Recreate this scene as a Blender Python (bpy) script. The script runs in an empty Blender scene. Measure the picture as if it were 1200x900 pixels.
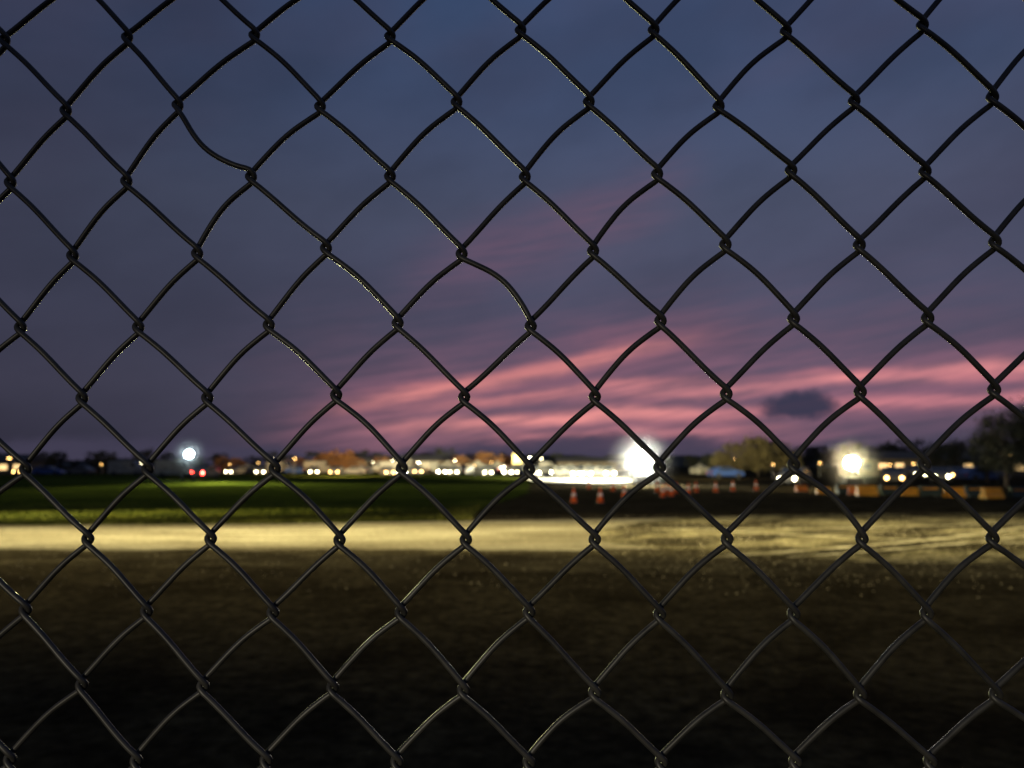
import bpy, bmesh, math, random
import numpy as np
from mathutils import Vector, Matrix
random.seed(7)
rnd = random.Random(11)
scene = bpy.context.scene
scene.view_settings.view_transform = 'Standard'
scene.view_settings.look = 'None'
scene.view_settings.exposure = 0
COL = scene.collection
F = 906.0
PITCH = math.radians(6.0)
EYE = 1.6

def lin(c):
    o = []
    for v in c:
        v = v / 255.0
        o.append(v / 12.92 if v <= 0.04045 else ((v + 0.055) / 1.055) ** 2.4)
    return tuple(o)

def X(px, d):
    return (px - 600) / F * d * 0.9945

# ------------------------------------------------------------------ camera
cd = bpy.data.cameras.new("camera")
cam = bpy.data.objects.new("camera", cd)
COL.objects.link(cam)
cam.location = (0, 0, EYE)
cam.rotation_euler = (math.radians(90) + PITCH, 0, 0)
cd.sensor_width = 36
cd.lens = 36 * F / 1200
cd.clip_start = 0.01
cd.clip_end = 8000
cd.dof.use_dof = True
cd.dof.focus_distance = 0.42
cd.dof.aperture_fstop = cd.lens / 2.7
scene.camera = cam

# ------------------------------------------------------------------ world
world = bpy.data.worlds.new("World")
scene.world = world
world.use_nodes = True
nt = world.node_tree
nt.nodes.clear()
def M(op, *a, clamp=False):
    n = nt.nodes.new('ShaderNodeMath'); n.operation = op; n.use_clamp = clamp
    for i, v in enumerate(a):
        if isinstance(v, (int, float)): n.inputs[i].default_value = v
        else: nt.links.new(v, n.inputs[i])
    return n.outputs[0]
def mixc(f, a, b, mode='MIX'):
    n = nt.nodes.new('ShaderNodeMix'); n.data_type = 'RGBA'; n.blend_type = mode
    for s, v in ((n.inputs[0], f), (n.inputs[6], a), (n.inputs[7], b)):
        if isinstance(v, (int, float)): s.default_value = v
        elif isinstance(v, tuple): s.default_value = (*v, 1)
        else: nt.links.new(v, s)
    return n.outputs[2]
def smooth(v, a, b, lo=0.0, hi=1.0):
    n = nt.nodes.new('ShaderNodeMapRange'); n.interpolation_type = 'SMOOTHSTEP'
    nt.links.new(v, n.inputs[0])
    n.inputs[1].default_value = a; n.inputs[2].default_value = b
    n.inputs[3].default_value = lo; n.inputs[4].default_value = hi
    return n.outputs[0]
tc = nt.nodes.new('ShaderNodeTexCoord')
sep = nt.nodes.new('ShaderNodeSeparateXYZ')
nt.links.new(tc.outputs['Generated'], sep.inputs[0])
az = M('ARCTAN2', sep.outputs[0], sep.outputs[1])
el = M('ARCSINE', sep.outputs[2])
def noise(sx, sy, scale, detail, rough=0.55, off=0.0, shear=0.0):
    c = nt.nodes.new('ShaderNodeCombineXYZ')
    nt.links.new(M('MULTIPLY', az, sx), c.inputs[0])
    e2 = M('SUBTRACT', el, M('MULTIPLY', az, shear)) if shear else el
    nt.links.new(M('MULTIPLY', e2, sy), c.inputs[1])
    c.inputs[2].default_value = off
    n = nt.nodes.new('ShaderNodeTexNoise')
    n.inputs['Scale'].default_value = scale
    n.inputs['Detail'].default_value = detail
    n.inputs['Roughness'].default_value = rough
    nt.links.new(c.outputs[0], n.inputs['Vector'])
    return n.outputs[0]
def azel(px, py):
    v = Vector(((px - 600) / F, (450 - py) / F, -1)).normalized()
    v = Matrix.Rotation(math.radians(90) + PITCH, 3, 'X') @ v
    return math.atan2(v.x, v.y), math.asin(v.z)
ramp = nt.nodes.new('ShaderNodeValToRGB')
nt.links.new(M('DIVIDE', el, 0.8), ramp.inputs[0])
stops = [(545, (54, 54, 70)), (520, (62, 61, 79)), (460, (72, 71, 91)), (370, (72, 74, 96)), (250, (71, 77, 100)), (120, (62, 74, 103)), (0, (55, 72, 104))]
els = ramp.color_ramp.elements
while len(els) < len(stops): els.new(0.5)
for e, (py, c) in zip(els, stops):
    e.position = max(0.0, azel(600, py)[1] / 0.8)
    e.color = (*lin(c), 1)
col = ramp.outputs[0]
# physical dusk sky, sun already below the horizon
sky = nt.nodes.new('ShaderNodeTexSky'); sky.sky_type = 'NISHITA'; sky.sun_disc = False
sky.sun_elevation = math.radians(-5); sky.sun_rotation = math.radians(8)
col = mixc(0.03, col, sky.outputs[0], 'ADD')
big = noise(1.0, 2.0, 2.0, 3, 0.5, 3.1, 0.15)
col = mixc(smooth(big, 0.40, 0.68, 0, 0.5), col, lin((74, 71, 94)))
mid = noise(1.0, 2.0, 3.6, 5, 0.52, 9.7, 0.15)
shade = smooth(mid, 0.3, 0.7, 0.88, 1.12)
shade = M('MULTIPLY', shade, smooth(az, -0.62, 0.15, 0.66, 1.04))
shcol = nt.nodes.new('ShaderNodeCombineColor')
for i in range(3): nt.links.new(shade, shcol.inputs[i])
col = mixc(1.0, col, shcol.outputs[0], 'MULTIPLY')
# pink cloud streaks
wob = M('MULTIPLY', M('SUBTRACT', noise(1.0, 1.6, 5.0, 5, 0.52, 1.3), 0.5), 0.038)
elw = M('ADD', el, wob)
fine = noise(1.0, 6.0, 3.4, 5, 0.58, 5.5, 0.16)
wisp = noise(1.0, 11.0, 8.0, 6, 0.6, 25.5, 0.16)
fine2 = noise(1.0, 3.0, 5.0, 6, 0.6, 15.5, 0.1)
fa = M('MULTIPLY', smooth(fine, 0.30, 0.6, 0.4, 1.0), smooth(wisp, 0.34, 0.64, 0.5, 1.08))
def streak(pts, sig, x0, x1, soft, c, amt):
    global col
    ae = [azel(*p) for p in pts]
    k = np.polyfit([a for a, _ in ae], [e for _, e in ae], min(2, len(pts) - 1))
    cen = M('ADD', M('MULTIPLY', M('ADD', M('MULTIPLY', az, float(k[0])), float(k[1])), az), float(k[2]))
    d = M('DIVIDE', M('SUBTRACT', elw, cen), sig / F)
    g = M('EXPONENT', M('MULTIPLY', M('MULTIPLY', d, d), -1.0))
    a0 = azel(x0, 450)[0]; a1 = azel(x1, 450)[0]; s = soft / F
    w = M('MULTIPLY', smooth(az, a0, a0 + s), smooth(az, a1 - s, a1, 1, 0))
    f = M('MULTIPLY', M('MULTIPLY', g, w), M('MULTIPLY', fa, amt), clamp=True)
    col = mixc(f, col, lin(c))
streak([(200, 470), (700, 445), (1200, 430)], 80, 180, 1500, 350, (112, 87, 108), 0.8)
streak([(470, 325), (600, 292), (730, 245)], 38, 430, 860, 130, (112, 86, 108), 0.6)
streak([(300, 516), (700, 508), (1050, 502)], 22, 240, 1080, 220, (160, 108, 124), 0.8)
streak([(300, 492), (480, 460), (640, 433), (820, 392)], 24, 280, 960, 230, (156, 102, 118), 0.75)
streak([(600, 482), (900, 468), (1200, 448)], 28, 560, 1500, 300, (150, 102, 122), 0.7)
streak([(300, 494), (480, 462), (640, 436), (780, 404)], 8, 330, 860, 190, (236, 146, 140), 1.0)
streak([(420, 460), (560, 446), (700, 420)], 4.5, 400, 800, 120, (200, 122, 126), 0.6)
streak([(480, 480), (640, 464), (760, 452)], 6, 420, 900, 150, (212, 132, 134), 0.7)
streak([(420, 502), (700, 490), (900, 482)], 8, 380, 960, 180, (232, 146, 144), 1.05)
streak([(560, 514), (740, 509), (900, 504)], 5, 500, 960, 120, (206, 130, 136), 0.8)
streak([(680, 468), (900, 452), (1200, 424)], 8, 640, 1500, 160, (230, 144, 146), 1.05)
streak([(860, 444), (1000, 436), (1200, 440)], 5, 800, 1500, 120, (196, 122, 132), 0.6)
streak([(760, 492), (1000, 476), (1200, 462)], 7, 720, 1500, 160, (212, 132, 140), 0.9)
streak([(740, 430), (960, 424), (1200, 402)], 9, 700, 1500, 160, (138, 98, 118), 0.5)
# low dusky cloud bank at the horizon
bank = M('ADD', el, M('MULTIPLY', M('SUBTRACT', fine2, 0.5), 0.10))
col = mixc(M('MULTIPLY', smooth(bank, azel(600, 530)[1], azel(600, 509)[1], 1, 0), 0.88), col, lin((66, 62, 82)))
# lone dark ragged cloud
a0, e0 = azel(933, 475)
nl = noise(1, 1.3, 26, 6, 0.62, 2.2)
elc = M('ADD', el, M('MULTIPLY', M('SUBTRACT', nl, 0.5), 0.034))
azc = M('ADD', az, M('MULTIPLY', M('SUBTRACT', noise(1, 1.3, 28, 6, 0.62, 7.2), 0.5), 0.05))
dx = M('DIVIDE', M('SUBTRACT', azc, a0), 43 / F); dy = M('DIVIDE', M('SUBTRACT', elc, e0), 17 / F)
r2 = M('ADD', M('MULTIPLY', dx, dx), M('MULTIPLY', dy, dy))
col = mixc(smooth(r2, 0.25, 1.35, 0.97, 0), col, lin((54, 55, 76)))
bg = nt.nodes.new('ShaderNodeBackground'); nt.links.new(col, bg.inputs[0]); bg.inputs[1].default_value = 1.0
wo = nt.nodes.new('ShaderNodeOutputWorld'); nt.links.new(bg.outputs[0], wo.inputs[0])

# ------------------------------------------------------------------ materials
def mat(name, c1, c2=None, rough=0.8, scale=5.0, bump=0.0, bscale=None, emit=None, estr=0.0, metal=0.0, detail=6, lo=0.35, hi=0.65, spec=0.5, coord='Object', c3=None, s3=0.5, r3=(0.45, 0.62), stretch=1.0, rot=0.12, grain=0.0):
    m = bpy.data.materials.new(name); m.use_nodes = True
    t = m.node_tree; b = t.nodes['Principled BSDF']
    b.inputs['Roughness'].default_value = rough
    b.inputs['Metallic'].default_value = metal
    b.inputs['Specular IOR Level'].default_value = spec
    tcn = t.nodes.new('ShaderNodeTexCoord')
    raw = vec = tcn.outputs[coord]
    if stretch != 1.0:
        mp = t.nodes.new('ShaderNodeMapping'); mp.vector_type = 'TEXTURE'; mp.inputs['Scale'].default_value = (stretch, 1, 1); mp.inputs['Rotation'].default_value = (0, 0, rot)
        t.links.new(vec, mp.inputs[0]); vec = mp.outputs[0]
    n = t.nodes.new('ShaderNodeTexNoise'); n.inputs['Scale'].default_value = scale; n.inputs['Detail'].default_value = detail
    t.links.new(vec, n.inputs['Vector'])
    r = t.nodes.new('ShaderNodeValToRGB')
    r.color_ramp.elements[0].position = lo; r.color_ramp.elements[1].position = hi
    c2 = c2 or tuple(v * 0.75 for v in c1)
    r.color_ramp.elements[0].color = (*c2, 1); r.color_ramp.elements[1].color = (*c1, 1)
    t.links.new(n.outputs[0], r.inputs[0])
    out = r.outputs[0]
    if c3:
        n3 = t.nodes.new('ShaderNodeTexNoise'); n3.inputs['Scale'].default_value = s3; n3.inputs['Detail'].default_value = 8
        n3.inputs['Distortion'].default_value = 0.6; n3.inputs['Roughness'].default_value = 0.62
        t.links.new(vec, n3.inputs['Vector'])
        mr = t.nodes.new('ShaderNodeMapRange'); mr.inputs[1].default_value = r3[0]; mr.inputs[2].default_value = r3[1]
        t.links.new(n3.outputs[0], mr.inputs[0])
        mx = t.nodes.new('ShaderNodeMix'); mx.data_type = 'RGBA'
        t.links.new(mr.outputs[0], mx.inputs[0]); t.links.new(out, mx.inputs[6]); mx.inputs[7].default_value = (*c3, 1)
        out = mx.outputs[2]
    if grain:
        g = t.nodes.new('ShaderNodeTexNoise'); g.inputs['Scale'].default_value = 9; g.inputs['Detail'].default_value = 4; g.inputs['Roughness'].default_value = 0.7
        t.links.new(raw, g.inputs['Vector'])
        gr = t.nodes.new('ShaderNodeMapRange'); gr.inputs[1].default_value = 0.35; gr.inputs[2].default_value = 0.68; gr.inputs[3].default_value = 1 - grain; gr.inputs[4].default_value = 1 + grain
        t.links.new(g.outputs[0], gr.inputs[0])
        vm = t.nodes.new('ShaderNodeVectorMath'); vm.operation = 'SCALE'
        t.links.new(out, vm.inputs[0]); t.links.new(gr.outputs[0], vm.inputs['Scale'])
        out = vm.outputs[0]
    t.links.new(out, b.inputs['Base Color'])
    if bump:
        n2 = t.nodes.new('ShaderNodeTexNoise'); n2.inputs['Scale'].default_value = bscale or scale * 3; n2.inputs['Detail'].default_value = 10
        n2.inputs['Roughness'].default_value = 0.66
        t.links.new(vec, n2.inputs['Vector'])
        bp = t.nodes.new('ShaderNodeBump'); bp.inputs['Distance'].default_value = bump; bp.inputs['Strength'].default_value = 1.0
        t.links.new(n2.outputs[0], bp.inputs['Height']); t.links.new(bp.outputs[0], b.inputs['Normal'])
    if emit:
        b.inputs['Emission Color'].default_value = (*emit, 1); b.inputs['Emission Strength'].default_value = estr
    return m

m_wire = mat("dark_coated_wire", (0.04, 0.038, 0.033), (0.02, 0.019, 0.017), rough=0.44, scale=90, spec=0.4)
m_ground = mat("dark_dirt_tarmac", (0.066, 0.053, 0.028), (0.034, 0.027, 0.015), rough=1.0, scale=5, bump=0.02, bscale=8, c3=(0.024, 0.019, 0.011), s3=0.6, spec=0.0, grain=0.45)
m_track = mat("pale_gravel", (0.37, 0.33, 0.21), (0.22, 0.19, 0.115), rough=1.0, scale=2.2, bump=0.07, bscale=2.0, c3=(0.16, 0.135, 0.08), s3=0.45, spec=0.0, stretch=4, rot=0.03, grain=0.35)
m_fade = mat("brown_dirt_light_fade", (0.11, 0.09, 0.048), (0.055, 0.045, 0.024), rough=1.0, scale=3, bump=0.04, bscale=4, c3=(0.04, 0.032, 0.018), s3=0.6, spec=0.0, stretch=1.6, grain=0.5)  # dirt in a middle tone, standing in for the road light fading out
m_yard = mat("shade_patched_dirt_yard", (0.38, 0.325, 0.17), (0.12, 0.1, 0.05), rough=1.0, scale=3.2, bump=0.16, bscale=2.2, c3=(0.04, 0.033, 0.018), s3=0.5, spec=0.0, r3=(0.42, 0.56), stretch=2.2, rot=0.55, grain=0.75)  # dark patches put the shadow patterns into the dirt colour
m_grass = mat("mown_grass", (0.1, 0.115, 0.018), (0.035, 0.05, 0.009), rough=1.0, scale=0.7, bump=0.12, bscale=2.5, c3=(0.03, 0.042, 0.008), s3=0.35, spec=0.0, stretch=4.0, grain=0.35)
m_blade = mat("grass_blade", (0.18, 0.175, 0.03), (0.06, 0.07, 0.015), rough=0.9, scale=0.7, spec=0.1)
m_stone = mat("gravel_stone", (0.34, 0.29, 0.18), (0.1, 0.085, 0.055), rough=1, scale=3, spec=0.0)
m_apron = mat("pale_concrete", (0.6, 0.58, 0.5), (0.48, 0.46, 0.4), rough=0.8, scale=0.4, bump=0.01)
m_rut = mat("pale_wheel_track", (0.62, 0.55, 0.34), (0.25, 0.21, 0.11), rough=1.0, scale=1.8, spec=0.0, grain=0.5)
m_hill = mat("dark_hill", (0.03, 0.035, 0.03), (0.02, 0.025, 0.02), rough=1, scale=0.02)
m_steel = mat("galvanised_steel", (0.3, 0.3, 0.3), (0.2, 0.2, 0.2), rough=0.5, scale=8, metal=0.6)
m_dark = mat("black_rubber", (0.03, 0.03, 0.03), rough=0.8)
m_glass = mat("dark_glass", (0.03, 0.035, 0.04), rough=0.15, spec=0.7)
m_white = mat("white_panel", (0.4, 0.36, 0.28), (0.28, 0.25, 0.19), rough=0.5, scale=2)
m_canvas = mat("white_canvas", (0.42, 0.38, 0.28), (0.24, 0.21, 0.15), rough=0.85, scale=1.5, bump=0.02)
m_red = mat("red_paint", (0.5, 0.04, 0.03), rough=0.35)
m_blue = mat("blue_paint", (0.05, 0.1, 0.3), rough=0.35)
m_silver = mat("silver_paint", (0.18, 0.17, 0.15), rough=0.4)
m_orange = mat("orange_plastic", (0.85, 0.16, 0.03), (0.7, 0.1, 0.02), rough=0.5)
m_amber = mat("amber_plastic", (0.85, 0.24, 0.02), (0.6, 0.14, 0.01), rough=0.5, scale=1.3)
m_yellow = mat("yellow_plastic", (0.85, 0.4, 0.02), (0.6, 0.24, 0.01), rough=0.5, scale=1.3)
m_dgreen = mat("dark_green_plastic", (0.03, 0.05, 0.035), rough=0.6)
m_refl = mat("reflective_white", (0.85, 0.85, 0.85), (0.7, 0.7, 0.7), rough=0.4)
m_brick = mat("tan_render", (0.2, 0.15, 0.09), (0.13, 0.1, 0.06), rough=0.9, scale=3)
m_roof = mat("grey_roof", (0.07, 0.065, 0.06), rough=0.8, scale=3)
m_bark = mat("bark", (0.1, 0.075, 0.05), (0.05, 0.04, 0.03), rough=0.95, scale=6)
m_leafd = mat("dark_leaf", (0.06, 0.06, 0.03), (0.025, 0.03, 0.016), rough=0.8, scale=1.2)
m_leafa = mat("autumn_leaf", (0.3, 0.13, 0.035), (0.14, 0.06, 0.02), rough=0.8, scale=1.2)
m_leafp = mat("pale_leaf", (0.26, 0.21, 0.08), (0.13, 0.105, 0.04), rough=0.8, scale=0.8)
def em(name, c, s): return mat(name, c, c, emit=c, estr=s, rough=0.4)
e_white = em("lamp_white", (1.0, 0.97, 0.80), 320)
e_warm = em("lamp_warm", (1.0, 0.84, 0.46), 260)
e_blue = em("lamp_blue_white", (0.74, 0.97, 1.0), 110)
e_sodium = em("lamp_sodium", (1.0, 0.55, 0.16), 22)
e_small = em("lamp_small_white", (1.0, 0.86, 0.5), 30)
e_bright = em("lamp_bright_white", (1.0, 0.9, 0.62), 70)
e_tail = em("lamp_red", (1.0, 0.03, 0.02), 200)
e_window = em("lit_window", (1.0, 0.66, 0.28), 1.6)
e_yellow = em("lit_yellow_panel", (1.0, 0.75, 0.18), 0.9)

# ------------------------------------------------------------------ mesh helpers
def newobj(name, bm=None, material=None, smooth_=False, parent=None, loc=(0, 0, 0), mesh=None):
    if bm is not None:
        bmesh.ops.recalc_face_normals(bm, faces=bm.faces)
        mesh = bpy.data.meshes.new(name); bm.to_mesh(mesh); bm.free()
        if material: mesh.materials.append(material)
        if smooth_:
            for p in mesh.polygons: p.use_smooth = True
    o = bpy.data.objects.new(name, mesh)
    o.location = loc
    COL.objects.link(o)
    if parent: o.parent = parent
    return o
def box(bm, c, s, bevel=0.0):
    r = bmesh.ops.create_cube(bm, size=1)
    vs = r['verts']
    for v in vs:
        v.co = Vector((v.co.x * s[0] + c[0], v.co.y * s[1] + c[1], v.co.z * s[2] + c[2]))
    if bevel:
        es = list({e for v in vs for e in v.link_edges})
        bmesh.ops.bevel(bm, geom=es, offset=bevel, segments=2, affect='EDGES', profile=0.5)
def cyl(bm, a, b, r1, r2=None, seg=12):
    r2 = r1 if r2 is None else r2
    a = Vector(a); b = Vector(b); d = b - a
    q = d.to_track_quat('Z', 'Y').to_matrix().to_4x4()
    bmesh.ops.create_cone(bm, cap_ends=True, segments=seg, radius1=r1, radius2=r2, depth=d.length, matrix=Matrix.Translation((a + b) / 2) @ q)
def extrude_profile(bm, pts, w, bevel=0.05):
    vs0 = [bm.verts.new((p[0], -w / 2, p[1])) for p in pts]
    vs1 = [bm.verts.new((p[0], w / 2, p[1])) for p in pts]
    bm.faces.new(vs0); bm.faces.new(vs1[::-1])
    n = len(pts)
    for i in range(n):
        bm.faces.new((vs0[i], vs1[i], vs1[(i + 1) % n], vs0[(i + 1) % n]))
    if bevel:
        bmesh.ops.bevel(bm, geom=list(bm.edges), offset=bevel, segments=2, affect='EDGES', profile=0.6)
def root(name, label, cat, loc=(0, 0, 0), rz=0.0, group=None):
    e = bpy.data.objects.new(name, None); e.empty_display_size = 0.3
    COL.objects.link(e); e.location = loc; e.rotation_euler = (0, 0, rz)
    e["label"] = label; e["category"] = cat
    if group: e["group"] = group
    return e
def tag(o, label, cat, group=None, kind=None):
    o["label"] = label; o["category"] = cat
    if group: o["group"] = group
    if kind: o["kind"] = kind
def dup(r, loc, rz=0.0, s=1.0, label=None, swap=None):
    n = r.copy(); COL.objects.link(n); n.location = loc; n.rotation_euler = (0, 0, rz); n.scale = (s, s, s)
    if label: n["label"] = label
    for c in list(r.children):
        k = c.copy(); COL.objects.link(k); k.parent = n
        if swap and k.type == 'MESH' and k.name.split('.')[0] == swap[0]:
            k.data = k.data.copy(); k.data.materials[0] = swap[1]
    return n

# ------------------------------------------------------------------ ground sheets
def sheet(name, pts, z, m, label, jitter=0.0, step=1.5):
    out = []
    n = len(pts)
    for i in range(n):
        a = Vector((*pts[i], z)); b = Vector((*pts[(i + 1) % n], z))
        L = (b - a).length
        k = min(400, max(1, int(L / step))) if jitter else 1
        nrm = Vector((-(b - a).y, (b - a).x, 0)).normalized()
        w = 0
        for j in range(k):
            p = a.lerp(b, j / k)
            w = w * 0.8 + rnd.uniform(-jitter, jitter)
            if jitter and j: p += nrm * w * min(1, j / 4, (k - j) / 4)
            out.append(p)
    bm = bmesh.new()
    bm.faces.new([bm.verts.new(p) for p in out])
    bmesh.ops.triangulate(bm, faces=list(bm.faces))
    for f in bm.faces:
        f.normal_update()
        if f.normal.z < 0: f.normal_flip()
    me = bpy.data.meshes.new(name); bm.to_mesh(me); bm.free(); me.materials.append(m)
    o = bpy.data.objects.new(name, me); COL.objects.link(o)
    tag(o, label, name.replace('_', ' '), kind='structure')
    return o
sheet("ground", [(-4000, -4000), (4000, -4000), (4000, 4000), (-4000, 4000)], 0, m_ground, "dark bare dirt and tarmac in the dusk")
sheet("dirt_fade_strip", [(-60, 12.2), (-20, 12.0), (-6, 12.4), (0, 12.0), (6, 11.2), (12, 10.4), (60, 9), (60, 20), (12, 20), (0, 16), (-60, 15.5)], 0.004, m_fade, "brown dirt strip toned to fade the light off the gravel road", 0.16, 0.3)
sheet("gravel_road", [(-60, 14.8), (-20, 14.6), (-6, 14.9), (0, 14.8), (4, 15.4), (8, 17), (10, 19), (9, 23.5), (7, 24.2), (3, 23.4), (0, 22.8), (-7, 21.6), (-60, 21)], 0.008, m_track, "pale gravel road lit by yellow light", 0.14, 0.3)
sheet("dirt_yard", [(1.6, 16.6), (6, 12.9), (12, 11.6), (50, 11), (50, 27), (14, 26.0), (8, 25.2), (5, 23.6), (2.4, 20)], 0.012, m_yard, "patchy dirt yard, lit and shadowed streaks put into its colour", 0.16, 0.3)
sheet("grass_field", [(-300, 20.7), (-60, 20.7), (-30, 20.6), (-7, 21.3), (-1.5, 22.8), (-0.9, 31), (1.0, 45), (2.0, 80), (-3, 138), (-300, 145)], 0.016, m_grass, "dark olive mown grass field with yellow lit edge", 0.1, 0.35)
sheet("concrete_apron", [(1.9, 84), (4, 70), (9.6, 66), (12, 78), (18, 120), (28, 185), (-40, 190), (-20, 150), (2, 139), (1.9, 100)], 0.004, m_apron, "floodlit pale concrete yard by the tents")
# curved pale wheel tracks over the yard
def rut(pts, w, z):
    V = [Vector((x, y, 0)) for x, y in pts]; C = []
    P = [V[0] * 2 - V[1]] + V + [V[-1] * 2 - V[-2]]
    for i in range(1, len(P) - 2):
        p0, p1, p2, p3 = P[i - 1:i + 3]
        for s in range(14):
            t = s / 14
            C.append(0.5 * ((2 * p1) + (-p0 + p2) * t + (2 * p0 - 5 * p1 + 4 * p2 - p3) * t * t + (-p0 + 3 * p1 - 3 * p2 + p3) * t ** 3))
    bm = bmesh.new(); prev = None
    for i in range(len(C) - 1):
        d = (C[i + 1] - C[i]).normalized(); n_ = Vector((-d.y, d.x, 0)); ww = w * rnd.uniform(.55, 1.2)
        o_ = rnd.uniform(-.03, .03)
        p = [bm.verts.new((C[i] + n_ * (k * ww + o_)).to_tuple()[:2] + (z,)) for k in (-.5, .5)]
        if prev: bm.faces.new((prev[0], p[0], p[1], prev[1]))
        prev = p
    for f in bm.faces:
        f.normal_update()
        if f.normal.z < 0: f.normal_flip()
    me = bpy.data.meshes.new("wheel_track"); bm.to_mesh(me); bm.free(); me.materials.append(m_rut)
    o = bpy.data.objects.new("wheel_track", me); COL.objects.link(o)
    tag(o, "pale curved wheel track across the dirt yard", "wheel track", kind='structure')
rut([(3.4, 13.6), (6.0, 15.0), (9.5, 17.2), (14, 20.8), (19, 25)], .26, .017)
rut([(4.8, 13.6), (7.4, 15.0), (10.8, 17.1), (15.2, 20.7), (20, 24.6)], .2, .019)
rut([(5.2, 18.8), (8.5, 16.8), (13, 15.4), (20, 14.6)], .26, .021)
rut([(3.5, 19.5), (7, 19.6), (11, 20.6), (17, 23.0)], .28, .023)
# far hills
bm = bmesh.new()
prev = None
for i in range(0, 181):
    a = math.radians(-90 + i)
    h = 9 + 7 * math.sin(a * 5.1) + 4 * math.sin(a * 13 + 1) + 2.5 * math.sin(a * 37) + rnd.uniform(-.8, .8)
    R = 1100
    p = [bm.verts.new((R * math.sin(a) * k, R * math.cos(a) * k, z)) for k, z in ((0.92, -1), (0.97, max(h, 3) * 0.6), (1.0, max(h, 3)), (1.1, -1))]
    if prev:
        for j in range(3): bm.faces.new((prev[j], p[j], p[j + 1], prev[j + 1]))
    prev = p
o = newobj("distant_hills", bm, m_hill, True); tag(o, "low dark hills along the horizon", "hills", kind='structure')

def stones(name, n, yr, smin, smax, label):
    bm = bmesh.new()
    for i in range(n):
        y = yr[0] + (yr[1] - yr[0]) * rnd.random() ** .6; x = rnd.uniform(-0.75, 0.75) * y
        if x < 2 and rnd.random() < .6: continue
        s = rnd.uniform(smin, smax) * (1 if rnd.random() < .97 else 1.8)
        vs = [bm.verts.new((x + s * dx * rnd.uniform(.7, 1.2), y + s * dy * rnd.uniform(.7, 1.2), 0.010 + s * dz)) for dx, dy, dz in ((1, 0, 0), (0, 1, 0), (-1, 0, 0), (0, -1, 0), (rnd.uniform(-.4, .4), rnd.uniform(-.4, .4), rnd.uniform(.5, .9)))]
        for j in range(4): bm.faces.new((vs[j], vs[(j + 1) % 4], vs[4]))
    o = newobj(name, bm, m_stone); tag(o, label, "gravel", kind='stuff')
stones("loose_gravel", 16000, (9.5, 25), 0.005, 0.022, "loose gravel stones scattered on the road")
bm = bmesh.new()
for i in range(30000):
    y = 20.6 + abs(rnd.gauss(0, 5)); x = rnd.uniform(-0.72 * y, min(0.0, -1.2))
    edge = 21.35 + 0.25 * math.sin(x * 1.3) + (0.25 * (x + 7) if x > -7 else -0.03 * (-7 - x))
    if y > edge:
        a = rnd.uniform(0, 6.28); h = rnd.uniform(.015, .06); w = 0.018
        dx, dy = math.cos(a) * w, math.sin(a) * w
        bm.faces.new((bm.verts.new((x - dx, y - dy, .012)), bm.verts.new((x + dx, y + dy, .012)), bm.verts.new((x + rnd.uniform(-.03, .03), y + rnd.uniform(-.03, .03), .016 + h))))
o = newobj("grass_blades", bm, m_blade); tag(o, "short grass blades at the edge of the field", "grass", kind='stuff')

# ------------------------------------------------------------------ chain link fence
rows = [
 (0, 0, [5,149,298,457,610,766,921,1081], [45,42,40,42,35,35,37,30]),
 (1, 1, [77,208,375,535,690,842,1001,1163], [128,122,124,119,119,125,119,115]),
 (2, 0, [12,148,294,457,615,770,927,1084], [212,211,206,206,207,204,200,202]),
 (3, 1, [85,231,382,541,695,850,1007,1166], [298,296,290,297,294,287,288,285]),
 (4, 0, [24,162,315,466,622,774,930,1087], [382,382,380,378,382,376,374,374]),
 (5, 1, [96,243,394,544,697,851,1008,1165], [465,465,462,465,465,462,460,458]),
 (6, 0, [30,173,322,471,620,773,930,1083], [548,548,548,548,550,548,545,545]),
 (7, 1, [103,247,398,546,697,852,1010,1163], [630,630,632,632,632,632,632,632]),
 (8, 0, [30,172,320,470,620,773,930,1086], [713,715,717,717,717,720,720,720]),
 (9, 1, [96,238,390,543,697,852,1008,1167], [801,803,805,808,812,815,815,815]),
 (10, 0, [12,160,312,465,620,775,932,1090], [888,890,890,892,893,893,893,893]),
]
TH = math.radians(-3.0)
ft = Vector((math.cos(TH), math.sin(TH), 0)); fn = Vector((-math.sin(TH), math.cos(TH), 0))
fp = Vector((0, 0.42, 0))
Rc = Matrix.Rotation(math.radians(90) + PITCH, 3, 'X')
def fence_uv(px, py):
    d = Rc @ Vector(((px - 600) / F, (450 - py) / F, -1))
    o_ = Vector((0, 0, EYE))
    t = (fp - o_).dot(fn) / d.dot(fn)
    p = o_ + d * t
    return (p - fp).dot(ft), p.z
knots = {}
A = []; U = []; Z = []
for j, off, xs, ys in rows:
    for i, (px, py) in enumerate(zip(xs, ys)):
        c = 2 * i + off
        u, z = fence_uv(px, py)
        knots[(c, j)] = (u, z); A.append((1, c, j)); U.append(u); Z.append(z)
A = np.array(A, float)
ku = np.linalg.lstsq(A, np.array(U), rcond=None)[0]; kz = np.linalg.lstsq(A, np.array(Z), rcond=None)[0]
jit = {}
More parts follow.
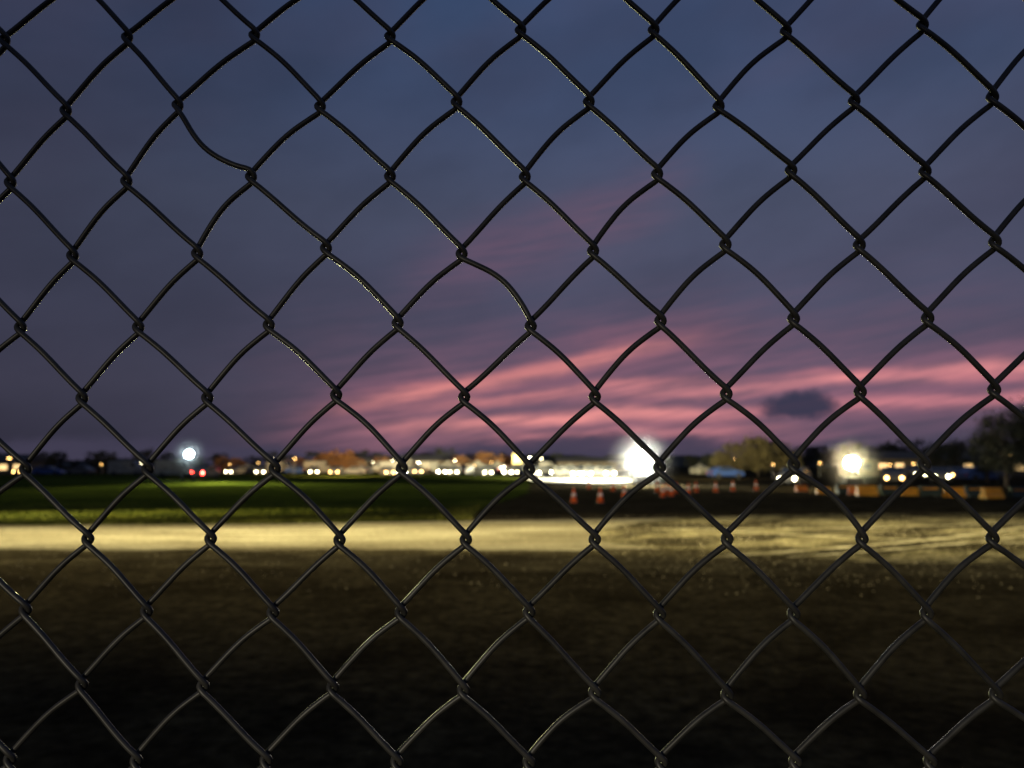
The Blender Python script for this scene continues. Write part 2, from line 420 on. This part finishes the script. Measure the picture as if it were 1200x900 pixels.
def knot(c, j):
    if (c, j) in knots: return knots[(c, j)]
    if (c, j) not in jit:
        u = ku[0] + ku[1] * c + ku[2] * j; z = kz[0] + kz[1] * c + kz[2] * j
        cc = min(max(c, 0), 15); jj = min(max(j, 0), 10)
        if (cc + jj) % 2: cc = cc + 1 if cc < 15 else cc - 1
        mu, mz = knots.get((cc, jj), (0, 0))
        du = mu - (ku[0] + ku[1] * cc + ku[2] * jj); dz = mz - (kz[0] + kz[1] * cc + kz[2] * jj)
        dist = math.hypot(c - cc, j - jj); k = math.exp(-dist / 5)
        jit[(c, j)] = (u + du * k + rnd.gauss(0, .0007), z + dz * k + rnd.gauss(0, .0006))
    return jit[(c, j)]
WR = 0.0016
fence = root("chain_link_fence", "dark chain link fence of thick coated wire", "fence", (0, 0.42, 0))
fence.rotation_euler = (0, 0, TH)
def catmull(P, k):
    P = [P[0] * 2 - P[1]] + P + [P[-1] * 2 - P[-2]]
    out = []
    for i in range(1, len(P) - 2):
        p0, p1, p2, p3 = P[i - 1:i + 3]
        for s in range(k):
            t = s / k
            out.append(0.5 * ((2 * p1) + (-p0 + p2) * t + (2 * p0 - 5 * p1 + 4 * p2 - p3) * t * t + (-p0 + 3 * p1 - 3 * p2 + p3) * t ** 3))
    out.append(P[-2]); return out
SPECIAL = {(7, 3, 1): 0.085, (3, 1, 1): -0.11, (2, 0, 1): -0.01, (7, 5, 1): 0.01}
def wire_mesh(k):
    j0 = math.floor((2.28 - kz[0]) / kz[2])
    j1 = math.ceil((0.06 - kz[0]) / kz[2])
    ctrl = []
    e = WR * 1.2; dep = WR * 1.08
    for j in range(j0, j1 + 1):
        c = k if (k + j) % 2 == 0 else k + 1
        cn = k + 1 if c == k else k
        sg = 1 if c == k else -1
        u, z = knot(c, j); u2, z2 = knot(cn, j + 1)
        T = Vector((u - sg * e, 0, z)); T2 = Vector((u2 + sg * e, 0, z2))
        d = T2 - T
        side = -dep if sg > 0 else dep
        bul = (0.014 if sg > 0 else 0.028) + rnd.gauss(0, 0.011) + SPECIAL.get((c, j, sg), 0)
        ctrl.append(T)
        # steep hook just below the knot, straight leg, steep hook into the next knot
        for fx, fz, gx in ((.048, .072, 0), (.17, .18, .3), (.35, .35, .8), (.51, .51, 1.0), (.67, .67, .85), (.83, .82, .45), (.952, .928, 0)):
            dd = side * (1 if 0.1 < fx < .9 else .85)
            ctrl.append(Vector((T.x + d.x * (fx + bul * gx), dd, T.z + d.z * (fz - bul * gx))))
    P = catmull(ctrl, 3)
    n = len(P); S = 14
    verts = []; nx = Vector((1, 0, 0))
    for i in range(n):
        t = (P[min(i + 1, n - 1)] - P[max(i - 1, 0)]).normalized()
        nx = (nx - t * nx.dot(t)).normalized(); ny = t.cross(nx)
        for s in range(S):
            a = 2 * math.pi * s / S
            verts.append(P[i] + (nx * math.cos(a) + ny * math.sin(a)) * WR)
    faces = [(i * S + s, i * S + (s + 1) % S, (i + 1) * S + (s + 1) % S, (i + 1) * S + s) for i in range(n - 1) for s in range(S)]
    me = bpy.data.meshes.new("wire"); me.from_pydata([tuple(v) for v in verts], [], faces)
    me.polygons.foreach_set('use_smooth', [True] * len(faces)); me.materials.append(m_wire)
    return me
for k in range(-16, 32):
    newobj("wire", mesh=wire_mesh(k), parent=fence)
uL = knot(-16, 2)[0]; uR = knot(32, 2)[0]
for u in (uL - .03, uR + .03):
    bm = bmesh.new(); cyl(bm, (u, 0, 0), (u, 0, 2.42), .024, seg=20); cyl(bm, (u, 0, 2.42), (u, 0, 2.46), .03, .01, 20)
    newobj("fence_post", bm, m_steel, parent=fence)
bm = bmesh.new(); cyl(bm, (uL, 0, 2.36), (uR, 0, 2.36), .018, seg=16); newobj("top_rail", bm, m_steel, parent=fence)

# ------------------------------------------------------------------ trees
def tree_parts(h, w, leafmat, nclump, per, leaf, seed):
    r = random.Random(seed)
    bm = bmesh.new()
    top = Vector((r.uniform(-.2, .2), r.uniform(-.2, .2), h * .62))
    cyl(bm, (0, 0, -.05), top, h * .035, h * .015, 8)
    ends = []
    for i in range(8):
        a = r.uniform(0, 6.28); z0 = h * r.uniform(.22, .58)
        e = Vector((math.cos(a) * w * r.uniform(.25, .42), math.sin(a) * w * r.uniform(.25, .42), z0 + h * r.uniform(.12, .34)))
        cyl(bm, top * (z0 / (h * .62)), e, h * .014, h * .004, 6); ends.append(e)
    trunk = bm
    bm = bmesh.new()
    for i in range(nclump):
        if i < 8: c = ends[i]
        else:
            a = r.uniform(0, 6.28); q = r.random() ** .5
            zz = r.uniform(.22, .95); rad = w * .5 * math.sin(math.pi * min(1, (zz - .12) / .95)) ** .6 * r.uniform(.75, 1.2)
            c = Vector((math.cos(a) * rad * q, math.sin(a) * rad * q, h * zz))
        cr = w * r.uniform(.07, .15)
        for k in range(per):
            d = Vector((r.gauss(0, 1), r.gauss(0, 1), r.gauss(0, .8))) * cr * .6
            p = c + d; s = leaf * r.uniform(.6, 1.3)
            n = Vector((r.gauss(0, 1), r.gauss(0, 1), r.gauss(0, 1))).normalized()
            t1 = n.orthogonal().normalized() * s; t2 = n.cross(t1)
            bm.faces.new([bm.verts.new(p + v) for v in (t1, t2 * .6, -t1, -t2 * .6)])
    me1 = bpy.data.meshes.new("trunk"); trunk.to_mesh(me1); trunk.free(); me1.materials.append(m_bark)
    me2 = bpy.data.meshes.new("crown"); bm.to_mesh(me2); bm.free(); me2.materials.append(leafmat)
    return me1, me2
def put_tree(parts, loc, s, label, rz):
    t = root("tree", label, "tree", loc, rz, "trees along the far edge of the field"); t.scale = (s[0], s[0], s[1])
    newobj("trunk", mesh=parts[0], parent=t); newobj("crown", mesh=parts[1], parent=t)
TD = [tree_parts(6, 5, m_leafd, 34, 36, .22, s) for s in (1, 2, 3)]
TA = [tree_parts(5, 5, m_leafa, 34, 36, .2, s) for s in (4, 5)]
TP = [tree_parts(6, 8, m_leafp, 60, 40, .2, s) for s in (6, 16)]
TB = tree_parts(6, 5, m_leafd, 90, 80, .09, 9)
for i in range(64):
    px = -60 + i * 21 + rnd.uniform(-8, 8); d = rnd.uniform(185, 300)
    s = rnd.uniform(.7, 1.2) * (1.3 if px > 880 else 0.85)
    put_tree(rnd.choice(TD), (X(px, d), d, 0), (s * 1.4, s), "dark leafy tree on the far field edge", rnd.uniform(0, 6))
for px, d, s in ((385, 142, .8), (402, 143, .9), (352, 150, .6), (275, 152, .6), (262, 155, .65), (568, 160, .85), (590, 158, .75), (414, 142, .7), (336, 150, .5), (445, 160, .7), (540, 160, .7)):
    put_tree(rnd.choice(TA), (X(px, d), d, 0), (s * 1.2, s), "orange brown autumn tree lit by lamps", rnd.uniform(0, 6))
for i, (px, d, s) in enumerate(((866, 112, .8), (888, 112, .92), (908, 116, .8), (846, 116, .6), (926, 118, .62))):
    put_tree(TP[i % 2], (X(px, d), d, 0), (s * .8, s), "tan yellow tree lit by floodlight", rnd.uniform(0, 6))
for px, d, s in ((1178, 58, .95), (1215, 60, 1.1), (1250, 57, .95), (1156, 75, .8), (1120, 95, .8), (1095, 100, .75)):
    put_tree(TB, (X(px, d), d, 0), (s * .85, s), "dark broad tree beside the barriers", rnd.uniform(0, 6))

# ------------------------------------------------------------------ vehicles
def vehicle(kind, paint, label, cat, name):
    r = root(name, label, cat, group="vehicles parked along the far side")
    if kind == 'van':
        prof = [(-2.6, .35), (-2.62, 2.0), (-2.5, 2.3), (1.15, 2.32), (1.85, 1.4), (2.55, 1.15), (2.65, .8), (2.62, .35)]; W = 1.95
        glass = [(.95, 1.35), (.95, 2.05), (1.2, 2.08), (1.66, 1.42)]; wx = (-1.65, 1.75); hz = .95; fx = 2.63; bx = -2.62
        ws = ((1.22, 2.23), (1.8, 1.47))
    else:
        prof = [(-2.1, .3), (-2.15, .85), (-1.75, 1.0), (-1.15, 1.42), (.2, 1.44), (.95, .98), (1.95, .82), (2.1, .6), (2.08, .3)]; W = 1.72
        glass = [(-1.35, 1.0), (-1.0, 1.34), (.15, 1.36), (.68, 1.0)]; wx = (-1.3, 1.3); hz = .68; fx = 2.05; bx = -2.13
        ws = ((.27, 1.39), (.88, 1.03))
    bm = bmesh.new(); extrude_profile(bm, prof, W, .07); newobj("body", bm, paint, parent=r)
    for sy in (-1, 1):
        bm = bmesh.new(); y = sy * (W / 2 + .006)
        vs = [bm.verts.new((p[0], y, p[1])) for p in glass]; bm.faces.new(vs)
        newobj("side_window", bm, m_glass, parent=r)
    bm = bmesh.new()
    (xa, za), (xb, zb) = ws
    nx, nz = (za - zb), (xb - xa); L = math.hypot(nx, nz); nx /= L; nz /= L
    vs = [bm.verts.new((x + nx * .02, y, z + nz * .02)) for x, z, y in ((xa, za, -W / 2 + .16), (xa, za, W / 2 - .16), (xb, zb, W / 2 - .1), (xb, zb, -W / 2 + .1))]
    bm.faces.new(vs); newobj("windscreen", bm, m_glass, parent=r)
    for x in wx:
        for sy in (-1, 1):
            bm = bmesh.new(); cyl(bm, (x, sy * (W / 2 - .2), .33), (x, sy * (W / 2 + .02), .33), .33, seg=20)
            newobj("wheel", bm, m_dark, parent=r)
    for sy in (-1, 1):
        bm = bmesh.new(); cyl(bm, (fx - .05, sy * (W / 2 - .3), hz - .12), (fx + .06, sy * (W / 2 - .3), hz - .12), .13, seg=16); newobj("headlight", bm, m_refl, parent=r)
        bm = bmesh.new(); box(bm, (bx, sy * (W / 2 - .17), hz), (.08, .16, .26), .02); newobj("tail_light", bm, m_red, parent=r)
    return r
van = vehicle('van', m_white, "white panel van parked on the far side", "van", "parked_van"); van.location = (X(150, 120), 120, 0)
car = vehicle('car', m_silver, "silver car parked on the far side", "car", "parked_car"); car.location = (X(185, 118), 118, 0); car.rotation_euler[2] = .3
for px, d, rz in ((372, 134, 1.2), (452, 145, 3.1), (505, 146, 1.2), (640, 160, 1.3), (330, 140, -.3), (208, 104, .1)):
    dup(van, (X(px, d), d, 0), rz)
for px, d, rz, m_, cl in ((58, 120, .1, m_blue, "blue"), (95, 126, 3, m_silver, "silver"), (252, 130, -1.2, m_red, "red"), (298, 132, .2, m_silver, "silver"), (350, 134, 0, m_blue, "blue"), (415, 126, 3.1, m_silver, "silver"), (850, 95, .2, m_blue, "blue"), (560, 132, .1, m_silver, "silver"), (595, 136, .1, m_red, "red"), (668, 126, .2, m_silver, "silver"), (700, 122, .1, m_silver, "silver"), (1150, 76, .1, m_blue, "blue")):
    dup(car, (X(px, d), d, 0), rz, label=cl + " car parked on the far side", swap=("body", m_))
for px, d, e in ((1046, 66, e_sodium), (1101, 74, e_small), (1124, 86, e_sodium), (930, 62, e_small), (30, 130, e_sodium), (306, 126, e_small), (519, 128, e_bright), (1066, 92, e_small), (279, 128, e_small), (394, 124, e_sodium), (543, 140, e_small), (475, 126, e_bright), (490, 133, e_sodium), (576, 136, e_bright), (427, 130, e_sodium), (610, 122, e_small), (641, 118, e_bright), (656, 112, e_small), (676, 108, e_bright), (694, 100, e_bright), (368, 128, e_small), (454, 118, e_sodium), (533, 124, e_small), (566, 116, e_small), (598, 120, e_bright), (625, 110, e_bright), (350, 140, e_sodium), (710, 104, e_bright), (664, 100, e_bright)):
    dup(car, (X(px, d), d, 0), -1.57 + rnd.uniform(-.6, .6), label="car facing the field with headlights on", swap=("headlight", e))
dup(car, (X(241, 96), 96, 0), 1.5, label="car seen from behind with red tail lights on", swap=("tail_light", e_tail))

# ------------------------------------------------------------------ marquees
def marquee():
    r = root("marquee_tent", "white peaked marquee tent lit by floodlight", "tent", group="white marquee tents")
    bm = bmesh.new(); n = []
    for s, z in ((3.1, 2.3), (2.2, 2.75), (1.1, 3.3), (.3, 3.95), (.04, 4.2)):
        n.append([bm.verts.new((a * s, b * s, z)) for a, b in ((-1, -1), (1, -1), (1, 1), (-1, 1))])
    for a, b in zip(n, n[1:]):
        for i in range(4): bm.faces.new((a[i], a[(i + 1) % 4], b[(i + 1) % 4], b[i]))
    v = [bm.verts.new((a * 3.1, b * 3.1, 2.05)) for a, b in ((-1, -1), (1, -1), (1, 1), (-1, 1))]
    for i in range(4): bm.faces.new((v[i], v[(i + 1) % 4], n[0][(i + 1) % 4], n[0][i]))
    newobj("roof", bm, m_canvas, parent=r)
    bm = bmesh.new(); box(bm, (-3, 0, 1.05), (.03, 6, 2.1)); box(bm, (3, 0, 1.05), (.03, 6, 2.1)); box(bm, (0, 3, 1.05), (5.9, .03, 2.1)); box(bm, (-2, -3, 1.05), (1.9, .03, 2.1))
    newobj("side_wall", bm, m_canvas, parent=r)
    for a, b in ((-1, -1), (1, -1), (1, 1), (-1, 1)):
        bm = bmesh.new(); cyl(bm, (a * 3.06, b * 3.06, 0), (a * 3.06, b * 3.06, 2.25), .04); newobj("pole", bm, m_steel, parent=r)
    return r
mq = marquee(); mq.location = (X(480, 152), 152, 0); mq.scale = (.7, .7, .7)
for px, d, s in ((440, 154, .55), (525, 150, .62), (560, 148, .62), (645, 158, .55), (690, 160, .5), (290, 160, .5), (820, 150, .45), (583, 155, .6), (500, 156, .55), (460, 158, .55), (250, 160, .45), (615, 152, .5), (668, 154, .5)):
    dup(mq, (X(px, d), d, 0), rnd.uniform(-.5, .5), s)
# ------------------------------------------------------------------ buildings
def building(L, D, H, label, wallm, winm, nw, rz, loc, rh=1.2):
    r = root("low_building", label, "building", loc, rz)
    bm = bmesh.new(); box(bm, (0, 0, H / 2), (L, D, H)); newobj("wall", bm, wallm, parent=r)
    bm = bmesh.new()
    vs0 = [bm.verts.new((x, y, z)) for x, y, z in ((-L / 2 - .3, -D / 2 - .3, H + .003), (-L / 2 - .3, D / 2 + .3, H + .003), (-L / 2 - .3, 0, H + rh))]
    vs1 = [bm.verts.new((x, y, z)) for x, y, z in ((L / 2 + .3, -D / 2 - .3, H + .003), (L / 2 + .3, D / 2 + .3, H + .003), (L / 2 + .3, 0, H + rh))]
    bm.faces.new(vs0); bm.faces.new(vs1)
    for i in range(3): bm.faces.new((vs0[i], vs0[(i + 1) % 3], vs1[(i + 1) % 3], vs1[i]))
    newobj("roof", bm, m_roof, parent=r)
    for i in range(nw):
        x = -L / 2 + L * (i + .5) / nw
        if i == nw // 2:
            bm = bmesh.new(); box(bm, (x, -D / 2 - .02, 1.0), (.95, .06, 2.0)); newobj("door", bm, m_roof, parent=r); continue
        bm = bmesh.new(); box(bm, (x, -D / 2 - .02, H * .55), (1.3, .05, .9)); w = newobj("window", bm, winm if i % 3 else m_glass, parent=r)
        bm = bmesh.new()
        for c, s in (((x, -D / 2 - .05, H * .55 + .5), (1.5, .08, .1)), ((x, -D / 2 - .05, H * .55 - .5), (1.5, .08, .1)), ((x - .7, -D / 2 - .05, H * .55), (.1, .08, .9)), ((x + .7, -D / 2 - .05, H * .55), (.1, .08, .9))): box(bm, c, s)
        newobj("window_frame", bm, m_white, parent=w)
    return r
building(14, 6, 2.3, "low tan building with warm lit windows", m_brick, e_window, 6, .05, (X(-8, 135), 135, 0))
building(22, 7, 2.6, "long low building with lit windows", m_brick, e_window, 9, 0, (X(500, 175), 175, 0))
building(16, 7, 2.4, "low building with dark roof", m_brick, m_glass, 7, .05, (X(690, 190), 190, 0))
building(9, 5, 2.3, "small cabin with orange lit windows", m_brick, e_window, 4, 0, (X(405, 150), 150, 0), .8)
building(18, 7, 2.6, "low building with warm lit windows behind trees", m_brick, e_window, 7, 0, (X(1060, 125), 125, 0))
building(12, 6, 2.4, "low building with warm lit windows behind trees", m_brick, e_window, 5, 0, (X(1140, 115), 115, 0))
r = root("lit_board", "bright yellow lit board standing on posts", "sign", (X(606, 145), 145, 0))
bm = bmesh.new(); box(bm, (0, 0, 2.8), (1.7, .15, 1.9), .03); newobj("panel", bm, e_yellow, parent=r)
for s in (-.7, .7):
    bm = bmesh.new(); cyl(bm, (s, .12, 0), (s, .12, 3.6), .06); newobj("post", bm, m_steel, parent=r)

# ------------------------------------------------------------------ light towers
def spot(name, loc, target, power, c, ang, blend, parent=None, radius=.3):
    l = bpy.data.lights.new(name, 'SPOT'); l.energy = power; l.color = c; l.spot_size = math.radians(ang); l.spot_blend = blend; l.shadow_soft_size = radius
    o = bpy.data.objects.new(name, l); COL.objects.link(o); o.location = loc
    o.rotation_euler = (Vector(target) - Vector(loc)).to_track_quat('-Z', 'Y').to_euler()
    return o
def lamp_halo(loc, rad, dens, pw):  # added scatter ball, stands in for the glow around a lamp
    bm = bmesh.new(); bmesh.ops.create_icosphere(bm, subdivisions=3, radius=rad)
    m = bpy.data.materials.new("added_halo_haze"); m.use_nodes = True
    t = m.node_tree; t.nodes.clear()
    tcn = t.nodes.new('ShaderNodeTexCoord')
    ln = t.nodes.new('ShaderNodeVectorMath'); ln.operation = 'LENGTH'; t.links.new(tcn.outputs['Object'], ln.inputs[0])
    mr = t.nodes.new('ShaderNodeMapRange'); mr.interpolation_type = 'SMOOTHERSTEP'
    mr.inputs[1].default_value = 0; mr.inputs[2].default_value = rad; mr.inputs[3].default_value = dens ** (1 / pw); mr.inputs[4].default_value = 0
    t.links.new(ln.outputs['Value'], mr.inputs[0])
    sq = t.nodes.new('ShaderNodeMath'); sq.operation = 'POWER'; sq.inputs[1].default_value = pw; t.links.new(mr.outputs[0], sq.inputs[0])
    v = t.nodes.new('ShaderNodeVolumeScatter'); t.links.new(sq.outputs[0], v.inputs['Density']); v.inputs['Anisotropy'].default_value = 0.2
    ou = t.nodes.new('ShaderNodeOutputMaterial'); t.links.new(v.outputs[0], ou.inputs['Volume'])
    o = newobj("lamp_halo", bm, m, loc=loc); tag(o, "added haze ball that gives a bright lamp its glow", "lamp_halo", kind='stuff')
def tower(px, d, zc, size, emat, label, dens, mr_, pw):
    r = root("light_tower", label, "floodlight", (X(px, d), d, 0))
    bm = bmesh.new(); box(bm, (0, .2, .62), (1.0, .8, .5), .06); box(bm, (0, .2, .33), (1.3, .12, .08)); newobj("generator_body", bm, m_dark, parent=r)
    for s in (-1, 1):
        bm = bmesh.new(); cyl(bm, (s * .65, .2, .3), (s * .52, .2, .3), .3, seg=18); newobj("wheel", bm, m_dark, parent=r)
    bm = bmesh.new(); cyl(bm, (0, .2, .85), (0, .2, zc), .05, .04); newobj("mast", bm, m_steel, parent=r)
    bm = bmesh.new(); bmesh.ops.create_uvsphere(bm, u_segments=32, v_segments=20, radius=size / 2)
    for v in bm.verts: v.co = Vector((v.co.x, v.co.y + .2, v.co.z * .92 + zc))
    newobj("balloon_lamp", bm, emat, True, parent=r)
    bm = bmesh.new(); cyl(bm, (0, .2, zc + size * .45), (0, .2, zc + size * .5), size * .14, seg=20); newobj("top_cap", bm, m_dark, parent=r)
    if dens: lamp_halo((X(px, d), d + .2, zc), mr_, dens, pw)
tower(752, 60, 1.95, 1.55, e_white, "bright white balloon floodlight on a trailer", .05, 3.8, 2.0)
tower(1000, 50, 1.75, .85, e_warm, "warm white balloon floodlight on a trailer", .07, 2.8, 2.0)
tower(220, 80, 2.75, .75, e_blue, "cool white balloon floodlight on a trailer", .08, 2.8, 2.0)
spot("floodlight_beam", (X(726, 72), 72, 3.0), (X(650, 122), 122, .3), 560000, (1, .94, .62), 62, .9, radius=.08)
spot("floodlight_beam", (X(726, 71), 71, 3.0), (X(672, 84), 84, 0), 110000, (1, .95, .66), 70, 1.0, radius=.08)
spot("floodlight_beam", (X(790, 72), 72.0, 3.2), (X(886, 112), 112, 3.5), 42000, (1, .86, .5), 50, .9, radius=.08)
spot("floodlight_beam", (X(250, 74), 74.0, 3.6), (X(330, 45), 45, 0), 48000, (1, 1, .45), 100, 1.0, radius=.08)
spot("floodlight_beam", (X(400, 100), 100, 4.0), (X(410, 150), 150, 2), 60000, (1, .72, .36), 100, .9, radius=.08)

# street lamps
def street_lamp(h, emat):
    r = root("street_lamp", "small street lamp glowing on a thin pole", "street lamp", group="street lamps along the far side")
    bm = bmesh.new(); cyl(bm, (0, 0, 0), (0, 0, h), .07, .045); cyl(bm, (0, 0, h), (0, -.7, h + .12), .04); newobj("pole", bm, m_steel, parent=r)
    bm = bmesh.new(); box(bm, (0, -.8, h + .13), (.28, .55, .12), .03); newobj("lamp_head", bm, m_dark, parent=r)
    bm = bmesh.new(); box(bm, (0, -.82, h + .04), (.3, .45, .1), .03); newobj("lamp_glass", bm, emat, parent=r)
    return r
sl = street_lamp(2.7, e_sodium); sl.location = (X(14, 128), 128, 0)
for px, d, e in ((48, 140, e_small), (168, 125, e_small), (270, 150, e_sodium), (322, 140, e_small), (400, 145, e_sodium), (438, 160, e_small), (575, 150, e_sodium), (860, 120, e_sodium), (905, 100, e_sodium), (1040, 95, e_sodium), (1070, 90, e_sodium), (1135, 90, e_sodium), (1182, 90, e_sodium), (960, 110, e_sodium), (492, 135, e_bright), (534, 142, e_small), (556, 128, e_sodium), (620, 132, e_bright), (636, 150, e_small), (304, 155, e_sodium), (345, 130, e_sodium), (460, 145, e_small), (120, 150, e_sodium)):
    dup(sl, (X(px, d), d, 0), rnd.uniform(-.4, .4), rnd.uniform(.55, 1.05), swap=("lamp_glass", e))

# ------------------------------------------------------------------ barriers and cones
def barrier():
    r = root("plastic_barrier", "orange yellow plastic road barrier on the tarmac", "barrier", group="row of plastic barriers")
    bm = bmesh.new()
    extrude_profile(bm, [(-.24, .06), (-.24, .16), (-.12, .28), (-.07, .56), (.07, .56), (.12, .28), (.24, .16), (.24, .06)], 1.0, .015)
    for v in bm.verts: v.co = Vector((v.co.y, v.co.x, v.co.z))
    newobj("body", bm, m_yellow, parent=r)
    for s in (-.38, .38):
        bm = bmesh.new(); box(bm, (s, 0, .03), (.18, .5, .06), .01); newobj("foot", bm, m_dark, parent=r)
    bm = bmesh.new(); box(bm, (0, -.105, .42), (.7, .02, .08), .003); newobj("reflector_strip", bm, m_yellow, parent=r)
    return r
bar = barrier(); bar.location = (X(1014, 40), 40, 0)
for i, (px, d, m_, s) in enumerate(((963, 43, m_yellow, .7), (1041, 41, m_dgreen, 1), (1064, 40, m_yellow, .8), (1088, 39.5, m_dgreen, 1), (1116, 38, m_yellow, .95), (1139, 38.8, m_dgreen, 1), (1160, 36.5, m_yellow, 1.0), (1192, 37.5, m_dgreen, 1), (1222, 36, m_amber, 1), (990, 43, m_dgreen, 1), (938, 47, m_amber, .7), (1003, 42, m_amber, .9))):
    lab = {m_yellow: "orange yellow plastic road barrier on the tarmac", m_amber: "amber plastic road barrier on the tarmac", m_dgreen: "dark green plastic road barrier on the tarmac"}[m_]
    dup(bar, (X(px, d), d, 0), rnd.uniform(-.3, .3), s, label=lab, swap=("body", m_))
def cone():
    r = root("traffic_cone", "orange traffic cone with white reflective collar", "traffic cone", group="traffic cones on the dark tarmac")
    bm = bmesh.new(); box(bm, (0, 0, .02), (.36, .36, .04), .01); newobj("base", bm, m_dark, parent=r)
    bm = bmesh.new(); cyl(bm, (0, 0, .04), (0, 0, .66), .14, .025, 20); newobj("cone_body", bm, m_orange, True, parent=r)
    bm = bmesh.new(); cyl(bm, (0, 0, .3), (0, 0, .42), .102, .078, 20); newobj("collar", bm, m_refl, True, parent=r)
    return r
cn = cone(); cn.location = (X(672, 33), 33, 0)
for px, d in ((703, 33), (731, 38), (718, 48), (806, 42), (815, 46), (838, 46), (858, 48), (690, 52), (885, 49), (776, 39), (786, 40), (781, 42), (792, 44), (770, 46)):
    dup(cn, (X(px, d), d, 0), rnd.uniform(0, 3))

# ------------------------------------------------------------------ lights that rake across the road, plus added beams from behind
def floodpost(loc, h, label):
    r = root("floodlight_post", label, "floodlight", loc)
    bm = bmesh.new(); cyl(bm, (0, 0, 0), (0, 0, h), .12, .07); box(bm, (0, 0, h), (.08, 1.4, .08)); newobj("pole", bm, m_steel, parent=r)
    for s in (-.45, .45):
        bm = bmesh.new(); box(bm, (-.1, s, h + .2), (.2, .6, .4), .04); newobj("lamp_head", bm, m_dark, parent=r)
floodpost((-45.4, 17, 0), 7.8, "tall floodlight post beside the gravel road")
floodpost((-6, -9.3, 0), 6.0, "tall lamp post behind the fence")
spot("road_beam", (-45, 17, 8), (-4, 18.2, 0), 400000, (1, .87, .48), 12, 1.0, radius=.3)
spot("road_beam", (-45, 17, 8), (14, 18.5, 0), 640000, (1, .88, .48), 13, 1.0, radius=.3)
spot("road_beam", (-45, 17, 8), (-18, 24.0, 0), 330000, (1, .93, .36), 12, 1.0, radius=.3)
spot("road_beam", (-45, 17, 8), (8, 15.5, 0), 185000, (1, .86, .46), 28, 1.0, radius=.3)
spot("added_beam", (-6, -9, 6.3), (3.5, 35, 0.3), 45000, (1, .82, .55), 15, .6, radius=.15)  # two added unseen beams that brighten the cones and barriers
spot("added_beam", (-6, -9, 6.3), (16, 38, 0.3), 38000, (1, .86, .5), 17, .6, radius=.15)
spot("added_beam", (-5, -8, 1.9), (0, .42, 1.12), 1900, (1, .9, .68), 9, 1.0, radius=.12)  # added unseen light, low behind the camera, brightens the fence wire
